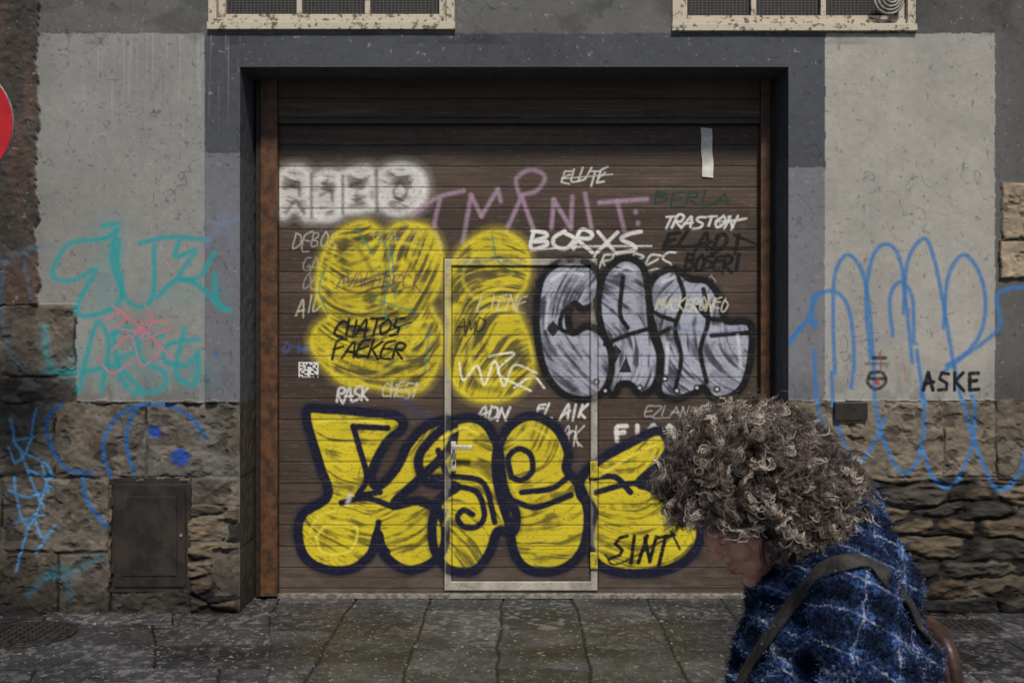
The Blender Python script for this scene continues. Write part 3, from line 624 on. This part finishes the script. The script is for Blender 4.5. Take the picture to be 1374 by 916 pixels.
def fuse(name,parts,vox,mat,parent,smooth_it=6,fac=.5):
    V=[];Fc=[]
    for v,f in parts:
        o=len(V);V+=[tuple(q) for q in v];Fc+=[tuple(i+o for i in q) for q in f]
    me=bpy.data.meshes.new(name);me.from_pydata(V,[],Fc);me.update()
    ob=link(name,me,None,parent)
    r=ob.modifiers.new('r','REMESH');r.mode='VOXEL';r.voxel_size=vox;r.use_smooth_shade=True
    s=ob.modifiers.new('s','SMOOTH');s.iterations=smooth_it;s.factor=fac
    dg=bpy.context.evaluated_depsgraph_get();dg.update()
    me2=bpy.data.meshes.new_from_object(ob.evaluated_get(dg));ob.modifiers.clear();ob.data=me2;me2.name=name
    me2.materials.clear();me2.materials.append(mat)
    me2.polygons.foreach_set('use_smooth',[True]*len(me2.polygons))
    return ob
def coat_nodes(name,hair=False):
    m,nt,p=newmat(name);N=nt.nodes;L=nt.links
    tc=N.new('ShaderNodeTexCoord')
    dn=N.new('ShaderNodeTexNoise');dn.inputs['Scale'].default_value=5;dn.inputs['Detail'].default_value=2;dn.inputs['Roughness'].default_value=.5;L.new(tc.outputs['Object'],dn.inputs['Vector'])
    dn2=N.new('ShaderNodeTexNoise');dn2.inputs['Scale'].default_value=110;dn2.inputs['Detail'].default_value=2;L.new(tc.outputs['Object'],dn2.inputs['Vector'])
    sc=N.new('ShaderNodeVectorMath');sc.operation='SCALE';sc.inputs['Scale'].default_value=.06;L.new(dn.outputs['Color'],sc.inputs[0])
    sc2=N.new('ShaderNodeVectorMath');sc2.operation='SCALE';sc2.inputs['Scale'].default_value=.012;L.new(dn2.outputs['Color'],sc2.inputs[0])
    ad0=N.new('ShaderNodeVectorMath');L.new(tc.outputs['Object'],ad0.inputs[0]);L.new(sc.outputs[0],ad0.inputs[1])
    ad=N.new('ShaderNodeVectorMath');L.new(ad0.outputs[0],ad.inputs[0]);L.new(sc2.outputs[0],ad.inputs[1])
    def line(vec,period,width,ph,soft=.3):
        d=N.new('ShaderNodeVectorMath');d.operation='DOT_PRODUCT';d.inputs[1].default_value=vec;L.new(ad.outputs[0],d.inputs[0])
        a=N.new('ShaderNodeMath');a.operation='MULTIPLY_ADD';a.inputs[1].default_value=1/period;a.inputs[2].default_value=ph;L.new(d.outputs['Value'],a.inputs[0])
        f=N.new('ShaderNodeMath');f.operation='PINGPONG';f.inputs[1].default_value=.5;L.new(a.outputs[0],f.inputs[0])
        r=N.new('ShaderNodeMapRange');r.interpolation_type='SMOOTHSTEP';r.inputs[1].default_value=width/period;r.inputs[2].default_value=width/period*soft;r.inputs[3].default_value=0;r.inputs[4].default_value=1;L.new(f.outputs[0],r.inputs[0]);return r.outputs[0]
    n=N.new('ShaderNodeTexNoise');n.inputs['Scale'].default_value=120;n.inputs['Detail'].default_value=4;n.inputs['Roughness'].default_value=.7;L.new(tc.outputs['Object'],n.inputs['Vector'])
    cr=N.new('ShaderNodeValToRGB');e=cr.color_ramp.elements;e[0].position=.36;e[0].color=(*lin(14,18,36),1);e[1].position=.66;e[1].color=(*lin(84,116,168),1)
    k=e.new(.5);k.color=(*lin(36,58,104),1)
    L.new(n.outputs[0],cr.inputs[0])
    bn=N.new('ShaderNodeTexNoise');bn.inputs['Scale'].default_value=50;bn.inputs['Detail'].default_value=3;L.new(tc.outputs['Object'],bn.inputs['Vector'])
    bm=N.new('ShaderNodeMapRange');bm.inputs[1].default_value=.40;bm.inputs[2].default_value=.60;bm.inputs[3].default_value=.15;bm.inputs[4].default_value=.9;L.new(bn.outputs[0],bm.inputs[0])
    v1=(.88,.72,-.42);v2=(.42,.18,.90)
    wide=line(v1,.060,.019,.25,.6);wide2=line(v2,.060,.019,.1,.6)
    l1=line(v1,.060,.0026,.75);l2=line(v2,.060,.0026,.6)
    def mix(fac,c1,c2,amt,brk=False):
        mm=N.new('ShaderNodeMix');mm.data_type='RGBA';q=N.new('ShaderNodeMath');q.operation='MULTIPLY';q.inputs[1].default_value=amt;L.new(fac,q.inputs[0]);o=q.outputs[0]
        if brk: q2=N.new('ShaderNodeMath');q2.operation='MULTIPLY';L.new(o,q2.inputs[0]);L.new(bm.outputs[0],q2.inputs[1]);o=q2.outputs[0]
        L.new(o,mm.inputs[0]);L.new(c1,mm.inputs[6]);mm.inputs[7].default_value=(*c2,1);return mm.outputs[2]
    c=mix(wide,cr.outputs[0],tuple(lin(9,11,22)),.66);c=mix(wide2,c,tuple(lin(9,11,22)),.66)
    c=mix(l1,c,tuple(lin(160,170,188)),.8,True);c=mix(l2,c,tuple(lin(160,170,188)),.8,True)
    L.new(c,p.inputs['Base Color']);p.inputs['Roughness'].default_value=.95;p.inputs['Specular IOR Level'].default_value=.1
    if not hair:
        n3=N.new('ShaderNodeTexVoronoi');n3.inputs['Scale'].default_value=190;L.new(tc.outputs['Object'],n3.inputs['Vector'])
        b=N.new('ShaderNodeBump');b.inputs['Strength'].default_value=.9;b.inputs['Distance'].default_value=.004;L.new(n3.outputs['Distance'],b.inputs['Height']);L.new(b.outputs[0],p.inputs['Normal'])
    return m
coatm=coat_nodes('wool_coat');fuzzm=coat_nodes('wool_fuzz',True)
torso=tube([(.668,CY,1.315,.070,.052),(.668,CY,1.27,.085,.070),(.662,CY,1.225,.125,.100),(.655,CY,1.185,.175,.125),(.65,CY,1.13,.195,.142),(.645,CY,1.05,.205,.165),(.645,CY,.95,.21,.192),(.648,CY,.82,.22,.202),(.65,CY,.68,.23,.21)],40)
armL=tube([(.64,CY-.10,1.19,.06,.06),(.625,CY-.185,1.165,.078,.075),(.635,CY-.225,1.05,.074,.080),(.655,CY-.245,.93,.066,.070),(.61,CY-.25,.86,.062,.062),(.53,CY-.235,.82,.056,.056),(.46,CY-.21,.80,.052,.052)],24,(0,1,.1))
armR=tube([(.64,CY+.10,1.19,.06,.06),(.625,CY+.185,1.165,.078,.075),(.64,CY+.225,1.05,.074,.080),(.67,CY+.245,.93,.066,.070),(.63,CY+.25,.85,.062,.062),(.56,CY+.235,.79,.056,.056),(.50,CY+.21,.76,.052,.052)],24,(0,1,.1))
coat=fuse('coat',[torso,armL,armR],.007,coatm,wo,6)
me=coat.data;nv=len(me.vertices);co=np.zeros(nv*3,np.float32);no=np.zeros(nv*3,np.float32);me.vertices.foreach_get('co',co);me.vertices.foreach_get('normal',no);co=co.reshape(-1,3);no=no.reshape(-1,3)
ridge=1-np.abs(2*fbm(co[:,0]*9+co[:,2]*5+co[:,1]*4,co[:,2]*5-co[:,0]*5,3,507)-1)
f=(fbm(co[:,0]*14+co[:,2]*6,co[:,1]*14+co[:,2]*9,3,501)-.5)*.028+(ridge**3-.4)*.034+(fbm(co[:,0]*90+co[:,1]*70,co[:,2]*90,2,502)-.5)*.010
co=co+no*f[:,None];me.vertices.foreach_set('co',co.ravel());me.update()
bvh=BVHTree.FromObject(coat,bpy.context.evaluated_depsgraph_get())
def strands(name,pts,rad,mat,parent,tint=None):
    n,k,_=pts.shape;cd=bpy.data.hair_curves.new(name);cd.add_curves([k]*n)
    cd.attributes['position'].data.foreach_set('vector',pts.reshape(-1).astype(np.float32))
    a=cd.attributes.get('radius') or cd.attributes.new('radius','FLOAT','POINT');a.data.foreach_set('value',np.broadcast_to(rad,(n,k)).reshape(-1).astype(np.float32))
    if tint is not None:
        a=cd.attributes.new('tint','FLOAT','POINT');a.data.foreach_set('value',np.repeat(tint,k).astype(np.float32))
    o=bpy.data.objects.new(name,cd);scene.collection.objects.link(o);cd.materials.append(mat);o.parent=parent;return o
NF=90000
idx=rng.integers(0,nv,NF);p0=co[idx]+rng.normal(0,.003,(NF,3));nn=no[idx]
tl=rng.normal(0,.7,(NF,3));dirn=nn+tl;dirn/=np.linalg.norm(dirn,axis=1)[:,None]
ln=rng.uniform(.003,.009,NF)[:,None]
k1=p0+dirn*ln*.5;d2=dirn+rng.normal(0,.9,(NF,3));k2=k1+d2*ln*.5
strands('coat_wool',np.stack([p0,k1,k2],1),np.array([[.0006,.0005,.0003]]),fuzzm,wo)
skin=noise_mat('skin',tuple(lin(176,124,106)),tuple(lin(200,150,131)),35,.5,.05)
th=math.radians(35);HS=1.06;HC=Vector((.482,CY,1.293))
def hp(a,b,s=0):
    return HC+Vector(((-a*math.cos(th)-b*math.sin(th))*HS,s*HS,(-a*math.sin(th)+b*math.cos(th))*HS))
RM=Matrix(((math.cos(th),0,-math.sin(th)),(0,1,0),(math.sin(th),0,math.cos(th))))
def he(a,b,s,ra,rs,rb): return ell(hp(a,b,s),(ra*HS,rs*HS,rb*HS),RM)
parts=[he(-.012,.03,0,.098,.076,.088),he(.03,-.02,0,.062,.064,.080),he(.05,-.075,0,.040,.045,.040),he(.074,-.106,0,.020,.022,.018),
 he(.083,.012,0,.014,.050,.013),he(.100,-.008,0,.010,.009,.022),he(.108,-.026,0,.015,.010,.014),he(.117,-.034,0,.0105,.0105,.009),he(.103,-.036,.011,.010,.007,.007),he(.103,-.036,-.011,.010,.007,.007),
 he(.092,-.064,0,.011,.022,.0065),he(.089,-.077,0,.012,.019,.007),he(.060,-.035,.042,.026,.020,.026),he(.060,-.035,-.042,.026,.020,.026),
 he(-.008,-.018,.076,.018,.008,.030),he(-.008,-.018,-.076,.018,.008,.030)]
nk=tube([(*hp(-.01,-.02),.050,.054),(*hp(-.035,-.09),.048,.050),(.62,CY,1.22,.052,.055),(.645,CY,1.16,.06,.065)],24)
head=fuse('head',parts+[nk],.0035,skin,wo,5)
eyew=noise_mat('eye',(.35,.32,.30),(.42,.40,.38),5,.3,0);lipm=noise_mat('lips',tuple(lin(150,84,78)),tuple(lin(165,96,88)),40,.4,.02);browm=noise_mat('brow_hair',(.04,.03,.025),(.09,.07,.06),60,.8,.3)
def addp(name,vf,mat):
    me=bpy.data.meshes.new(name);me.from_pydata([tuple(q) for q in vf[0]],[],vf[1]);return link(name,me,mat,wo,True)
for k,sgn in enumerate((-1,1)):
    addp('eye_%d'%(k+1),he(.078,-.009,.031*sgn,.0105,.012,.0040),eyew);addp('iris_%d'%(k+1),he(.0870,-.010,.031*sgn,.0024,.005,.0036),browm)
    addp('eyelid_%d'%(k+1),he(.0785,-.0045,.031*sgn,.0115,.0135,.0048),skin)
    addp('eyebrow_%d'%(k+1),he(.090,.016,.032*sgn,.005,.019,.0035),browm)
addp('lip_upper',he(.098,-.067,0,.0062,.019,.004),lipm);addp('lip_lower',he(.095,-.076,0,.0065,.016,.0045),lipm)
m,nt,p=newmat('curly_hair');N=nt.nodes;L=nt.links
at=N.new('ShaderNodeAttribute');at.attribute_name='tint';hi=N.new('ShaderNodeHairInfo')
cr=N.new('ShaderNodeValToRGB');e=cr.color_ramp.elements;e[0].color=(*lin(32,26,23),1);e[0].position=0;e[1].color=(*lin(224,212,198),1);e[1].position=1
for ps,c in((.35,lin(70,58,52)),(.65,lin(120,106,97)),(.85,lin(174,160,149))): q=e.new(ps);q.color=(*c,1)
L.new(at.outputs['Fac'],cr.inputs[0])
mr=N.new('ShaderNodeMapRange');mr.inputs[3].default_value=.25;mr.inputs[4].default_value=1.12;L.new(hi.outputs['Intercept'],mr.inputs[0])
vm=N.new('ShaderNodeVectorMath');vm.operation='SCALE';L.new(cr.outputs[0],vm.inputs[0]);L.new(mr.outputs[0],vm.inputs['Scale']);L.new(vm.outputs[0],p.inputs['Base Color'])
p.inputs['Roughness'].default_value=.38;p.inputs['Specular IOR Level'].default_value=.5
hairm=m
NCL=3600;K=48;cent=np.array([.511,CY,1.347])
pl=np.array([(885,640),(896,600),(928,562),(985,536),(1042,543),(1096,570),(1134,608),(1158,652),(1156,700),(1116,742),(1072,760),(1036,768),(1012,752),(996,730),(975,716),(945,714),(912,712),(890,684)],float)
ex=WX(pl[:,0],F/2.0);ez=WZ(pl[:,1],F/2.0)
an=np.arctan2(ez-cent[2],ex-cent[0]);rr=np.hypot(ez-cent[2],ex-cent[0]);o=np.argsort(an);an=an[o];rr=rr[o]
def env(d):
    a=np.arctan2(d[:,2],d[:,0]);r=np.interp(a,an,rr,period=2*math.pi)
    s=np.abs(d[:,1]);return 1/np.sqrt((1-s**2)/r**2+s**2/.170**2)
dirs=rng.normal(size=(NCL*3,3));dirs/=np.linalg.norm(dirs,axis=1)[:,None]
fw=np.array([-math.cos(th),0,-math.sin(th)]);up=np.array([-math.sin(th),0,math.cos(th)])
fa=dirs@fw;ub=dirs@up
keep=~((fa>.30)&(ub<.35)&(ub<fa+.1))&~((ub<-.75))
dirs=dirs[keep][:NCL];n=len(dirs)
skull=np.array(hp(-.005,.015));
fa=dirs@fw;ub=dirs@up
root=skull+(fa*.095)[:,None]*fw+(ub*.098)[:,None]*up+np.stack([dirs[:,0]*0,dirs[:,1]*.078,dirs[:,2]*0],1)
d2=dirs+rng.normal(0,.30,(n,3));d2[:,2]-=.12;d2/=np.linalg.norm(d2,axis=1)[:,None]
lump=fbm(d2[:,0]*3+d2[:,1]*2+9,d2[:,2]*3-d2[:,1]*2,2,601)
tip=cent+d2*(env(d2)*rng.uniform(.66,1.08,n)*(.95+.12*lump))[:,None]
t=np.linspace(0,1,K)[None,:,None]
mid=(root+tip)/2+dirs*.035+rng.normal(0,.014,(n,3));
path=(1-t)**2*root[:,None]+2*t*(1-t)*mid[:,None]+t*t*tip[:,None]
ax=tip-root;axl=np.linalg.norm(ax,axis=1)[:,None];ax=ax/axl
rv=rng.normal(size=(n,3));e1=np.cross(ax,rv);e1/=np.linalg.norm(e1,axis=1)[:,None];e2=np.cross(ax,e1)
allp=[];tints=[]
ct=np.clip(rng.beta(1.1,1.8,n)+.25*(fbm(d2[:,0]*4+5,d2[:,2]*4+d2[:,1]*3,2,611)-.5),0,1)
turns=rng.uniform(1.8,5.0,n)*np.clip(axl[:,0]/.1,.5,1.6);cr_=rng.uniform(.003,.0092,n);ph0=rng.uniform(0,6.28,n)
wob=rng.uniform(0,6.28,(n,1))
for sidx in range(8):
    ph=ph0[:,None]+turns[:,None]*2*math.pi*t[...,0]*rng.uniform(.95,1.05,(n,1))+.7*np.sin(t[...,0]*7+wob)+rng.normal(0,.28,(n,1))
    rad=cr_[:,None]*(.25+.75*np.clip(t[...,0]*2.5,0,1))*rng.uniform(.72,1.25,(n,1))*(.75+.35*np.sin(t[...,0]*11+wob*2))
    off=rng.normal(0,.0024,(n,1,3))+rng.normal(0,.011,(n,1,3))*(t**2)*(rng.random((n,1,1))<.20)
    pp=path+off+e1[:,None]*(np.cos(ph)*rad)[...,None]+e2[:,None]*(np.sin(ph)*rad)[...,None]
    allp.append(pp);tints.append(np.clip(ct+rng.normal(0,.16,n),0,1))
allp=np.concatenate(allp);tints=np.concatenate(tints)
radp=np.linspace(.00056,.00034,K)[None]
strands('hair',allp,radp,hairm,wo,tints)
sc=noise_mat('scalp_hair',(.02,.015,.012),(.06,.045,.04),80,.9,.5)
addp('hair_underlayer',he(-.022,.042,0,.100,.081,.092),sc)
trm=noise_mat('dark_trousers',tuple(lin(24,26,32)),tuple(lin(40,42,50)),60,.9,.2)
lf=tube([(.645,CY-.07,.86,.10,.12),(.63,CY-.085,.72,.095,.10),(.55,CY-.09,.46,.062,.066),(.50,CY-.09,.28,.056,.060),(.455,CY-.09,.10,.048,.050)],24)
lb=tube([(.655,CY+.07,.86,.10,.12),(.66,CY+.085,.72,.095,.10),(.675,CY+.09,.45,.062,.066),(.76,CY+.09,.28,.056,.060),(.845,CY+.09,.15,.048,.050)],24)
fuse('trousers',[lf,lb],.010,trm,wo,4)
bt=noise_mat('black_boot_leather',tuple(lin(22,20,20)),tuple(lin(40,36,34)),30,.4,.1)
b1=[tube([(.46,CY-.09,.17,.054,.054),(.455,CY-.09,.08,.048,.055),(.45,CY-.09,.035,.042,.05)],20),tube([(.505,CY-.09,.018,.036,.036),(.44,CY-.09,.020,.042,.040),(.35,CY-.09,.010,.046,.030),(.275,CY-.09,.0,.030,.020)],20)]
b2=[tube([(.83,CY+.09,.21,.054,.054),(.85,CY+.09,.14,.048,.055),(.855,CY+.09,.10,.042,.05)],20),tube([(.90,CY+.09,.12,.036,.036),(.85,CY+.09,.085,.042,.042),(.77,CY+.09,.022,.046,.032),(.70,CY+.09,.0,.032,.020)],20)]
fuse('boot_left',b1,.006,bt,wo,4);fuse('boot_right',b2,.006,bt,wo,4)
def hand(name,w,sd,fx=-1):
    w=Vector(w);ps=[tube([(w.x+.03,w.y,w.z,.022,.028),(w.x-.02,w.y,w.z-.004,.016,.032),(w.x-.06,w.y,w.z-.012,.014,.040),(w.x-.09,w.y,w.z-.022,.012,.038)],16)]
    for k,(o,l) in enumerate(((.028,.070),(.010,.080),(-.008,.075),(-.026,.058))):
        x,y,z=w.x-.08,w.y,w.z-.018+o*.9
        q=[(x,y,z,.0088,.0088),(x-l*.42,y+sd*.004,z-.010,.0085,.0085),(x-l*.72,y+sd*.018,z-.020,.0078,.0078),(x-l*.86,y+sd*.036,z-.026,.0066,.0066)];ps.append(tube(q,12,(0,0,1)))
    ps.append(tube([(w.x-.015,w.y,w.z+.02,.012,.012),(w.x-.045,w.y+sd*.02,w.z+.042,.0105,.0105),(w.x-.075,w.y+sd*.036,w.z+.044,.0085,.0085)],12,(0,0,1)))
    fuse(name,ps,.0028,skin,wo,3)
hand('hand_left',(.44,CY-.205,.795),1);hand('hand_right',(.48,CY+.205,.753),-1)
bag=empty('shoulder_bag');lea=noise_mat('brown_leather',tuple(lin(34,24,20)),tuple(lin(66,44,34)),14,.45,.15);stm=noise_mat('strap_webbing',tuple(lin(28,25,24)),tuple(lin(46,41,38)),60,.75,.2)
cam0=Vector((0,-CAMD,CAMH))
def hit(px,py,off=.007):
    d=Vector(((px-687)/F,1,(458-py)/F)).normalized();h=bvh.ray_cast(cam0,d)
    if h[0] is None: return None,None
    return h[0]+h[1]*off,h[1]
pth=[(990,945),(1002,908),(1022,876),(1046,842),(1070,808),(1094,778),(1118,760),(1144,754),(1168,762),(1190,778),(1208,800),(1222,826),(1232,850)]
pts=[]
for a,b in cr_spline(pth,k=5):
    h,nn_=hit(a,b)
    if h is not None: pts.append((h,nn_))
Pp=[q[0] for q in pts];Nn=[q[1] for q in pts]
for it in range(10):
    Pp=[Pp[0]]+[(Pp[i-1]+Pp[i]*2+Pp[i+1])/4 for i in range(1,len(Pp)-1)]+[Pp[-1]]
    Nn=[Nn[0]]+[(Nn[i-1]+Nn[i]*2+Nn[i+1]).normalized() for i in range(1,len(Nn)-1)]+[Nn[-1]]
Pp=[Vector((.47,CY-.15,.80))]+Pp+[Vector((.835,CY-.06,1.02))];Nn=[Nn[0]]+Nn+[Vector((1,-.5,0)).normalized()]
V=[];Fc=[]
for i,(q,nm) in enumerate(zip(Pp,Nn)):
    a=Pp[max(0,i-1)];b=Pp[min(len(Pp)-1,i+1)];t_=(b-a).normalized();s_=t_.cross(nm).normalized();q=q+nm*.004
    for u,h_ in((-.015,-.004),(-.015,.002),(.015,.002),(.015,-.004)): V.append(q+s_*u+nm*h_)
for i in range(len(Pp)-1):
    for k in range(4): a=i*4+k;b=i*4+(k+1)%4;Fc.append((a,b,b+4,a+4))
Fc+= [(0,1,2,3),tuple(4*(len(Pp)-1)+k for k in(3,2,1,0))]
me=bpy.data.meshes.new('strap');me.from_pydata([tuple(v) for v in V],[],Fc);so=link('strap',me,stm,bag,True);so.modifiers.new('b','BEVEL').width=.001
BX=-.026
body=tube([(.870+BX,CY+.05,1.045,.05,.014),(.872+BX,CY+.05,1.02,.10,.030),(.878+BX,CY+.05,.96,.120,.038),(.880+BX,CY+.05,.86,.12,.042),(.878+BX,CY+.05,.78,.10,.036),(.876+BX,CY+.05,.76,.05,.02)],28)
fuse('bag_body',[body],.006,lea,bag,4)
flap=tube([(.866+BX,CY+.05,1.056,.06,.018),(.882+BX,CY+.05,1.03,.106,.032),(.890+BX,CY+.05,.97,.124,.036),(.893+BX,CY+.05,.91,.118,.034)],28);fuse('bag_flap',[flap],.006,lea,bag,4)

# ================================================================= LIGHT / CAMERA
el=math.radians(54);az=math.radians(12)
Sd=Vector((math.sin(az)*math.cos(el),-math.cos(az)*math.cos(el),math.sin(el)))
w=bpy.data.worlds.new('World');scene.world=w;w.use_nodes=True;N=w.node_tree.nodes;L=w.node_tree.links
sky=N.new('ShaderNodeTexSky');sky.sky_type='NISHITA';sky.sun_disc=False;sky.sun_elevation=el;sky.sun_rotation=math.atan2(Sd.x,Sd.y)
bg=N['Background'];bg.inputs['Strength'].default_value=.08;L.new(sky.outputs[0],bg.inputs[0])
sl=bpy.data.lights.new('sun','SUN');sl.energy=4.5;sl.angle=math.radians(8);sl.color=(1,.93,.83)
so=bpy.data.objects.new('sun',sl);scene.collection.objects.link(so);so.rotation_euler=(-Sd).to_track_quat('-Z','Y').to_euler();so.location=(2,-6,9)
cd=bpy.data.cameras.new('camera');cd.lens=35;cd.sensor_width=36;cd.clip_end=1000;cd.clip_start=.05
cd.dof.use_dof=True;cd.dof.focus_distance=5.6;cd.dof.aperture_fstop=9
co_=bpy.data.objects.new('camera',cd);scene.collection.objects.link(co_);co_.location=(0,-CAMD,CAMH);co_.rotation_euler=(math.radians(90),0,0);scene.camera=co_
scene.view_settings.view_transform='Standard';scene.view_settings.look='None';scene.view_settings.exposure=0
